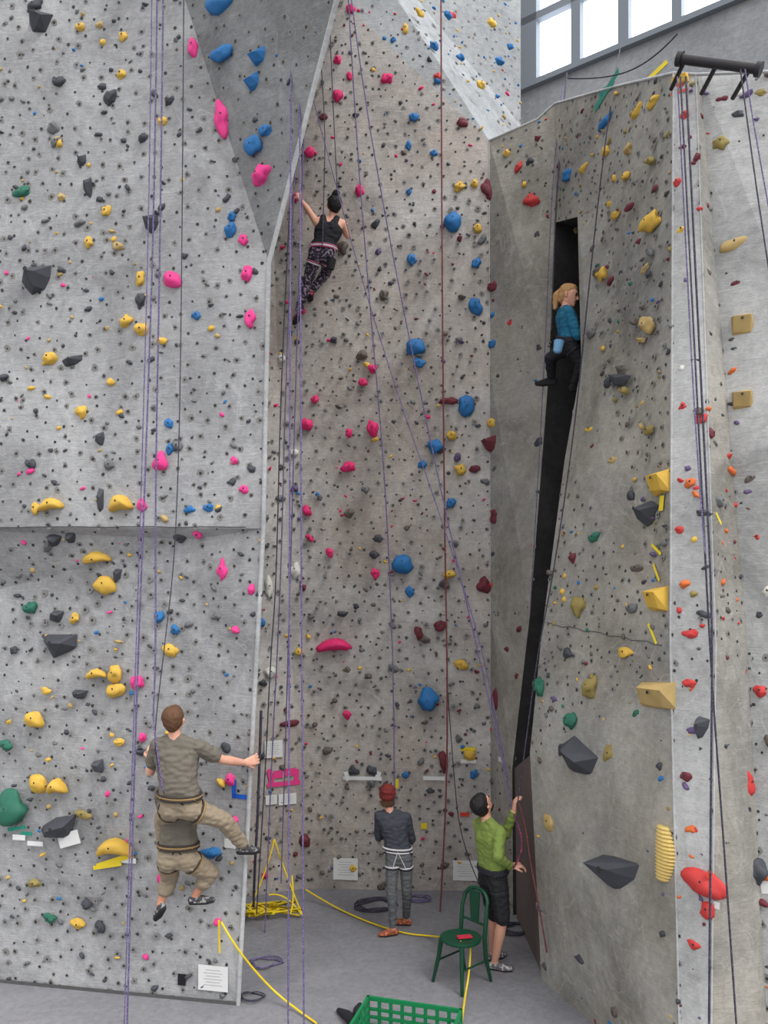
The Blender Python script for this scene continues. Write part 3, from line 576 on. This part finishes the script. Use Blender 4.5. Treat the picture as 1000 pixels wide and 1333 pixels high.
person('female_climber',dict(head=P(741,386,D),face=Vector((.85,-.45,-.2)),neck=P(737,402,D),chest=P(738,415,D),waist=P(739,432,D),pelvis=P(740,446,D),
 shl=P(732,406,D+.14),shr=P(741,407,D-.14),ell=P(754,436,D+.1),wrl=P(763,424,D+.1),elr=P(752,437,D-.2),wrr=P(762,422,D-.16),hdr=Vector((-.05,0,1)),hdl=Vector((-.05,0,1)),pnr=Vector((1,.2,0)),pnl=Vector((1,.2,0)),
 hil=P(736,452,D+.06),hir=P(744,452,D-.08),knl=P(717,466,D+.16),anl=P(718,492,D+.36),knr=P(758,472,D-.1),anr=P(748,500,D+.04),toel=Vector((-1,.3,0)),toer=Vector((.8,.3,0))),
 dict(k=1.03,sleeve='long',hair='pony',mats=MT(shirt=mat('teal_shirt_fabric',(30,100,130),.85,var=.15),pants=blk,hair=blond,shoe=blk),harness=hbk,
 bag=(P(727,451,D-.22),mat('chalk_bag_blue',(120,170,208),.8,var=.1))))
D=9.5
person('female_belayer',dict(head=P(504,1036,D),face=Vector((-.2,1,.35)),neck=P(508,1057,D),chest=P(512,1072,D),waist=P(516,1094,D),pelvis=P(519,1113,D),
 shl=P(494,1062,D),shr=P(529,1064,D),ell=P(493,1090,D+.12),wrl=P(505,1083,D+.34),elr=P(536,1093,D+.1),wrr=P(522,1088,D+.34),hdl=Vector((.4,.5,.5)),hdr=Vector((-.4,.5,.5)),
 hil=P(511,1118,D),hir=P(528,1118,D),knl=P(510,1162,D-.03),anl=F(512,1209,.075),knr=P(530,1160,D+.05),anr=F(529,1196,.075),toel=Vector((-.9,-.25,0)),toer=Vector((-.6,.1,0))),
 dict(k=.96,sleeve='long',hair='beanie',mats=MT(shirt=mat('charcoal_hoodie',(66,68,76),.9,var=.2),pants=mat('grey_jeans',(98,100,102),.9,var=.2),hair=brown,hat=mat('rust_knit_hat',(116,44,42),.95,var=.3,scale=80,bump=.5),shoe=mat('orange_shoe',(150,80,50),.6,scale=30,rgb2=(214,130,100))),
 harness=hwh,harness2=hbk,legx=-.004))
D=8.65
C_=P(637,1078,D); R_=Vector((.5,-.85,0)).normalized()
hp=P(642,1140,D)
person('male_belayer',dict(head=P(629,1048,D),face=Vector((.55,.45,.6)),hup=Vector((-.4,-.3,1)),neck=P(634,1068,D),chest=P(638,1090,D),waist=P(640,1116,D),pelvis=hp,
 shl=C_-R_*.18,shr=C_+R_*.18,ell=P(659,1086,D+.15),wrl=P(669,1056,D+.12),elr=P(648,1116,D-.28),wrr=P(665,1128,D-.12),hdr=Vector((1,.3,.1)),hdl=Vector((.1,0,1)),pnl=Vector((1,0,0)),pnr=Vector((0,.3,-1)),
 hil=hp-R_*.085+Vector((0,0,-.05)),hir=hp+R_*.085+Vector((0,0,-.05)),knl=P(644,1190,D+.12),anl=F(641,1240,.08),knr=P(654,1196,D-.08),anr=F(644,1252,.08),toel=Vector((.8,.5,0)),toer=Vector((.9,-.25,0))),
 dict(k=1.06,sleeve='long',hair='beard',mats=MT(shirt=mat('lime_green_fleece',(120,138,68),.9,var=.12),pants=blk,hair=blackh,shoe=mat('grey_trainers',(100,96,100),.6,scale=30,rgb2=(180,178,180)),skin=skin),legs='shorts',harness=hbk,loose=.004))

# ---------------- ropes ----------------
mp=mat('rope_purple',(84,72,116),.7,scale=110,rgb2=(136,124,156)); mk=mat('rope_dark',(44,42,54),.7,scale=110,rgb2=(90,84,104)); mr_=mat('rope_red',(100,44,50),.7,scale=110,rgb2=(140,84,80)); my=mat('rope_yellow',(226,196,40),.6,var=.15)
def rope(pts,m=mp,r=.0075): curve('climbing_rope',[[P(*p) for p in pts]],r,m)
rope([(206,-140,7.3),(203,200,7.3),(190,600,7.2),(176,950,7.1),(164,fy(7.0),7.0)])
rope([(199,-140,7.25),(196,200,7.25),(184,640,7.15),(172,1000,7.05),(160,fy(6.95),6.95)],r=.005)
rope([(214,-140,7.5),(209,300,7.45),(202,640,7.4),(203,860,7.35),(199,930,7.3),(202,960,7.2),(212,1030,7.2)])
rope([(240,-140,7.7),(238,250,7.7),(232,690,7.5),(212,860,7.35),(200,960,7.25),(206,1000,7.2),(214,1036,7.2)],mk,.005)
rope([(380,-140,7.35),(378,300,7.3),(377,800,7.2),(375,fy(7.1),7.1)])
rope([(389,-140,7.35),(391,300,7.3),(393,900,7.2),(396,fy(7.05),7.05)])
rope([(385,200,10.3),(372,480,10.2),(366,760,10.2),(352,1020,10),(345,fy(9.6),9.6)])
rope([(378,260,10.3),(366,480,10.2),(360,760,10.2),(352,860,10),(346,1000,9.8),(334,1190,9.7)],mk)
rope([(404,-140,10.2),(398,120,10.2),(386,460,10.2),(374,900,10.2),(366,1150,10.1)],mp)
rope([(340,925,8.3),(336,1060,8.4),(332,1120,8.5),(330,1180,9)],mk,.014)
rope([(450,-60,10.3),(470,100,10.3),(505,300,10.2),(545,500,10),(585,690,9.6),(630,880,9),(664,1035,8.75)])
rope([(408,130,10.3),(445,270,10.2),(476,380,10.2),(520,520,9.9),(580,690,9.4),(640,880,9.1),(668,1060,8.75)],r=.006)
rope([(452,-30,10.4),(462,150,10.4),(480,380,10.3),(500,600,10.1),(510,800,10),(514,980,9.9),(513,1085,9.85)])
rope([(412,0,10.3),(424,150,10.3),(422,240,10.3),(420,320,10.3)],mk,.006)
rope([(428,0,10.3),(436,200,10.3),(440,255,10.3)],mk,.006)
rope([(574,-100,10.4),(575,300,10.4),(579,700,10.3),(583,900,10.2),(581,1060,10.2),(573,fy(10.2),10.2)],mr_,.010)
rope([(583,900,10.25),(590,1000,10.2),(600,1100,10.1),(628,1160,9.6)],mk,.006)
rope([(886,100,7.1),(898,330,6.9),(912,600,6.65),(926,880,6.5),(945,1130,6.4),(968,fy(6.2),6.2)],mk,.008)
rope([(893,100,7.1),(908,400,6.9),(918,600,6.65),(928,800,6.5),(926,1000,6.35),(922,fy(6.1),6.1)],mk,.009)
rope([(882,100,7.15),(892,300,6.95),(905,560,6.7),(918,720,6.5)],mp,.006)
rope([(964,90,6.9),(976,180,6.8),(990,280,6.7),(1012,420,6.6)],mk,.006)
rope([(970,90,6.9),(990,220,6.8),(1030,420,6.6)],mp,.006)
rope([(738,95,11),(730,180,10),(722,300,9.8),(718,430,9.6)],mk,.009)
rope([(733,110,10.5),(724,180,9.95),(716,300,9.9),(708,500,9.8),(690,800,9.6)],mp,.005)
rope([(808,60,10.5),(796,125,8.7),(780,250,8.7),(764,400,8.7),(748,560,8.6),(722,740,8.5),(700,850,8.5),(683,980,8.4),(674,1045,8.4)],mk,.007)
rope([(675,1045,8.45),(684,1070,8.45),(690,1120,8.4),(702,1180,8.35),(712,1240,8.3)],mr_,.008)
rope([(669,1060,8.55),(676,1076,8.5),(680,1095,8.45),(677,1118,8.45),(668,1130,8.5)],mat('rope_multicolour',(70,50,80),.7,scale=60,rgb2=(190,60,90)),.010)
rope([(740,102,9.2),(790,104,8.6),(850,80,8),(882,44,7.6)],mk,.007)
def pile(name,cx,cy,R,n,m,r,seed,sq=.5):
    g=random.Random(seed);c=F(cx,cy);pts=[]
    for t in range(n*9):
        a=t/9*2*math.pi; rr=R*(.45+.55*g.random()); pts.append(Vector((c.x+math.cos(a)*rr,c.y+math.sin(a)*rr*sq*1.6,r+.012*g.random()+.02*(t/(n*9)))))
    curve(name,[pts],r,m)
pile('rope_coil',490,1180,.32,4,mk,.008,3);pile('rope_coil',545,1172,.18,3,mp,.007,4);pile('rope_coil',672,1212,.26,5,mk,.008,5);pile('rope_coil',345,1255,.22,2,mp,.007,6);pile('rope_coil',330,1300,.18,2,mk,.006,8)
def yrope(pts): curve('yellow_barrier_rope',[pts],.010,my)
yrope([F(398,1158,.15),F(430,1178,.02),F(470,1197,.02),F(525,1216,.02),F(575,1219,.02),F(600,1226,.45)])
yrope([F(613,1226,.4),F(612,1262,.2),F(604,1305,.02),F(598,1360,.02)])
yrope([P(288,1200,7.9),P(302,1226,7.8),F(335,1268,.3),F(370,1303,.02),F(412,1332,.02)])
yrope([P(285,1198,7.95),P(286,1240,7.95)])
for pts in [[(357,1092,10.2),(350,1130,10.1),(322,1188,10)],[(357,1092,10.2),(372,1140,10.1),(394,1192,10)],[(380,1140,10.2),(384,1175,10),(378,1190,9.9)],[(350,1165,10.1),(372,1160,10.1),(392,1190,10)]]:
    yrope([P(*p) for p in pts])
g=random.Random(12)
curve('yellow_barrier_rope',[[F(318+g.random()*76,1172+g.random()*22,.02+.12*g.random()) for _ in range(38)]],.011,my,smooth=False)

# ---------------- chair ----------------
ch=empty('green_cafe_chair'); mg=mat('green_painted_plastic',(20,66,46),.4,var=.1)
cc=Vector((.77,8.42,0)); fw=Vector((-.75,-.66,0)).normalized(); lt=Vector((.66,-.75,0)).normalized()
bb=bmesh.new(); 
seg=32
top=[]
for z,rr in((.425,.19),(.435,.205),(.455,.205),(.462,.19),(.455,.1)):
    top.append([bb.verts.new(cc+fw*math.cos(a)*rr*(1.0)+lt*math.sin(a)*rr*(1+.08*math.cos(a))+Vector((0,0,z))) for a in[i/seg*2*math.pi for i in range(seg)]])
for a,b_ in zip(top,top[1:]):
    for i in range(seg): bb.faces.new((a[i],a[(i+1)%seg],b_[(i+1)%seg],b_[i]))
bb.faces.new(top[-1]);bb.faces.new(list(reversed(top[0])))
me=bpy.data.meshes.new('seat');bb.to_mesh(me);bb.free();me.materials.append(mg);so=link(bpy.data.objects.new('seat',me));so.parent=ch
def tap(name,pts,rads,m,par):
    cu=bpy.data.curves.new(name,'CURVE');cu.dimensions='3D';cu.bevel_depth=1;cu.bevel_resolution=3;cu.use_fill_caps=True
    s=cu.splines.new('POLY');s.points.add(len(pts)-1)
    for i,(p,r) in enumerate(zip(pts,rads)): s.points[i].co=(p[0],p[1],p[2],1);s.points[i].radius=r
    cu.materials.append(m);o=link(bpy.data.objects.new(name,cu));o.parent=par
Z=lambda z:Vector((0,0,z))
for i,(a,b_) in enumerate(((1,1),(1,-1))):
    tap('leg_%d'%i,[cc+fw*.14*a+lt*.14*b_+Z(.44),cc+fw*.16+lt*.16*b_+Z(.25),cc+fw*.2+lt*.2*b_+Z(.0)],[.026,.022,.016],mg,ch)
for i,b_ in enumerate((1,-1)):
    tap('back_leg_%d'%i,[cc-fw*.24+lt*.18*b_,cc-fw*.18+lt*.165*b_+Z(.25),cc-fw*.165+lt*.16*b_+Z(.45),cc-fw*.19+lt*.165*b_+Z(.68),cc-fw*.22+lt*.15*b_+Z(.80)],[.016,.021,.023,.02,.018],mg,ch)
curve('back_arch',[[cc-fw*.215+lt*.16+Z(.77),cc-fw*.235+lt*.13+Z(.86),cc-fw*.25+Z(.885),cc-fw*.235-lt*.13+Z(.86),cc-fw*.215-lt*.16+Z(.77)]],.02,mg,ch)
curve('back_rail',[[cc-fw*.19+lt*.16+Z(.56),cc-fw*.21+Z(.56),cc-fw*.19-lt*.16+Z(.56)]],.014,mg,ch)
v=[cc-fw*.205+lt*x+Z(z) for x,z in((-.05,.56),(.05,.56),(.07,.87),(-.07,.87))];v+=[q+fw*.015 for q in v]
mesh_obj('back_splat',v,[(0,1,2,3),(7,6,5,4),(0,4,5,1),(1,5,6,2),(2,6,7,3),(3,7,4,0)],mg,parent=ch)
for i,b_ in enumerate((1,-1)): curve('stretcher_%d'%i,[[cc+fw*.17+lt*.165*b_+Z(.22),cc-fw*.19+lt*.165*b_+Z(.22)]],.01,mg,ch,smooth=False)
bb=bmesh.new();bmesh.ops.create_cube(bb,size=1);bmesh.ops.scale(bb,vec=(.15,.075,.014),verts=bb.verts);bmesh.ops.bevel(bb,geom=bb.edges[:],offset=.005,segments=2,affect='EDGES')
me=bpy.data.meshes.new('phone');bb.to_mesh(me);bb.free();me.materials.append(mat('red_case',(190,50,70),.4));o=link(bpy.data.objects.new('smartphone',me));o.location=cc+Vector((.03,-.03,.47));o.rotation_euler=(0,0,.2)

# ---------------- crate ----------------
cr=empty('green_plastic_crate'); mc=mat('crate_green',(26,118,72),.4,var=.1)
c=Vector((.19,7.18,0)); ang=-.28; X=Vector((math.cos(ang),math.sin(ang),0));Y=Vector((-math.sin(ang),math.cos(ang),0)); cw,cd,chh=.42,.26,.30
def boxp(name,o,x,y,z,sx,sy,sz,m,par):
    v=[o+x*a*sx+y*b_*sy+z*c_*sz for c_ in(-.5,.5) for a,b_ in((-.5,-.5),(.5,-.5),(.5,.5),(-.5,.5))]
    return mesh_obj(name,v,[(3,2,1,0),(4,5,6,7),(0,1,5,4),(1,2,6,5),(2,3,7,6),(3,0,4,7)],m,parent=par)
up=Vector((0,0,1))
for sgn in(-1,1):
    for z,t in((.285,.035),(.19,.02),(.12,.02),(.03,.05)):
        boxp('rail',c+Y*sgn*cd+up*z,X,Y,up,cw*2+.02,.025,t,mc,cr); boxp('rail',c+X*sgn*cw+up*z,X,Y,up,.025,cd*2+.02,t,mc,cr)
    for j in range(9): boxp('slat',c+Y*sgn*cd+X*(-cw+j*cw/4)+up*.15,X,Y,up,.03,.018,.28,mc,cr)
    for j in range(6): boxp('slat',c+X*sgn*cw+Y*(-cd+j*cd/2.5)+up*.15,X,Y,up,.018,.03,.28,mc,cr)
boxp('base',c+up*.012,X,Y,up,cw*2,cd*2,.02,mc,cr)
def shoe(loc,yaw):
    sph=[((0,-.10,.045),.04),((0,-.02,.06),.042),((.0,.08,.035),.034),((0,.14,.025),.025),((0,-.1,.085),.03)]
    bm=bmesh.new();bmesh.ops.create_icosphere(bm,subdivisions=2,radius=1);ip=[v.co.copy() for v in bm.verts];bm.free()
    bm=bmesh.new()
    for c_,r in sph:
        for q in ip: bm.verts.new(Vector(c_)+q*r)
    r=bmesh.ops.convex_hull(bm,input=bm.verts)
    dl=[e for e in set(r['geom_interior'])|set(r['geom_unused']) if isinstance(e,bmesh.types.BMVert)]
    if dl: bmesh.ops.delete(bm,geom=dl,context='VERTS')
    me=bpy.data.meshes.new('shoe');bm.to_mesh(me);bm.free();me.materials.append(blk)
    for p_ in me.polygons:p_.use_smooth=True
    o=link(bpy.data.objects.new('climbing_shoe',me));o.location=loc;o.rotation_euler=(0,0,yaw)
shoe(F(450,1328),.5);shoe(F(466,1322),-.1)

# anchor pipe
ap=empty('anchor_pipe'); ms=mat('dark_steel',(60,58,60),.4,metal=.6,var=.2)
a_=P(882,76,7.2);b2=P(988,90,6.9)
curve('pipe',[[a_,b2]],.042,ms,ap,smooth=False,res=5)
for t in(0,.03,.97,1):
    q=a_.lerp(b2,t);curve('flange',[[q,q+(b2-a_).normalized()*.02]],.062,ms,ap,smooth=False,res=5)
for t in(.1,.5,.9):
    q=a_.lerp(b2,t);curve('bracket',[[q,q+Vector((0,.35,-.05))]],.02,ms,ap,smooth=False)

# ---------------- lights / world / camera ----------------
w=bpy.data.worlds.new('sky');scene.world=w;w.use_nodes=True;nt=w.node_tree
bg=nt.nodes['Background'];tc=nt.nodes.new('ShaderNodeTexCoord');sx=nt.nodes.new('ShaderNodeSeparateXYZ');rp=nt.nodes.new('ShaderNodeValToRGB')
nt.links.new(tc.outputs['Generated'],sx.inputs[0]);mr2=nt.nodes.new('ShaderNodeMapRange');mr2.inputs['From Min'].default_value=-1;mr2.inputs['From Max'].default_value=1
nt.links.new(sx.outputs['Z'],mr2.inputs['Value']);nt.links.new(mr2.outputs['Result'],rp.inputs['Fac'])
e=rp.color_ramp.elements;e[0].position=.4;e[0].color=(.24,.24,.245,1);e[1].position=.9;e[1].color=(1.0,1.005,1.02,1);k=e.new(.55);k.color=(.60,.605,.615,1)
nt.links.new(rp.outputs['Color'],bg.inputs['Color']);bg.inputs['Strength'].default_value=1.9
sl=bpy.data.lights.new('skylight_sun','SUN');sl.energy=2.1;sl.angle=math.radians(30);so=link(bpy.data.objects.new('skylight_sun',sl))
so.rotation_euler=Vector((-.5,.5,-.85)).to_track_quat('-Z','Y').to_euler()
cam=bpy.data.cameras.new('camera');cam.sensor_fit='VERTICAL';cam.sensor_height=36;cam.lens=FPX/1333*36;cam.shift_y=83.5/1333;cam.clip_end=200
co=link(bpy.data.objects.new('camera',cam));co.location=CAM;co.rotation_euler=(math.pi/2,0,0);scene.camera=co
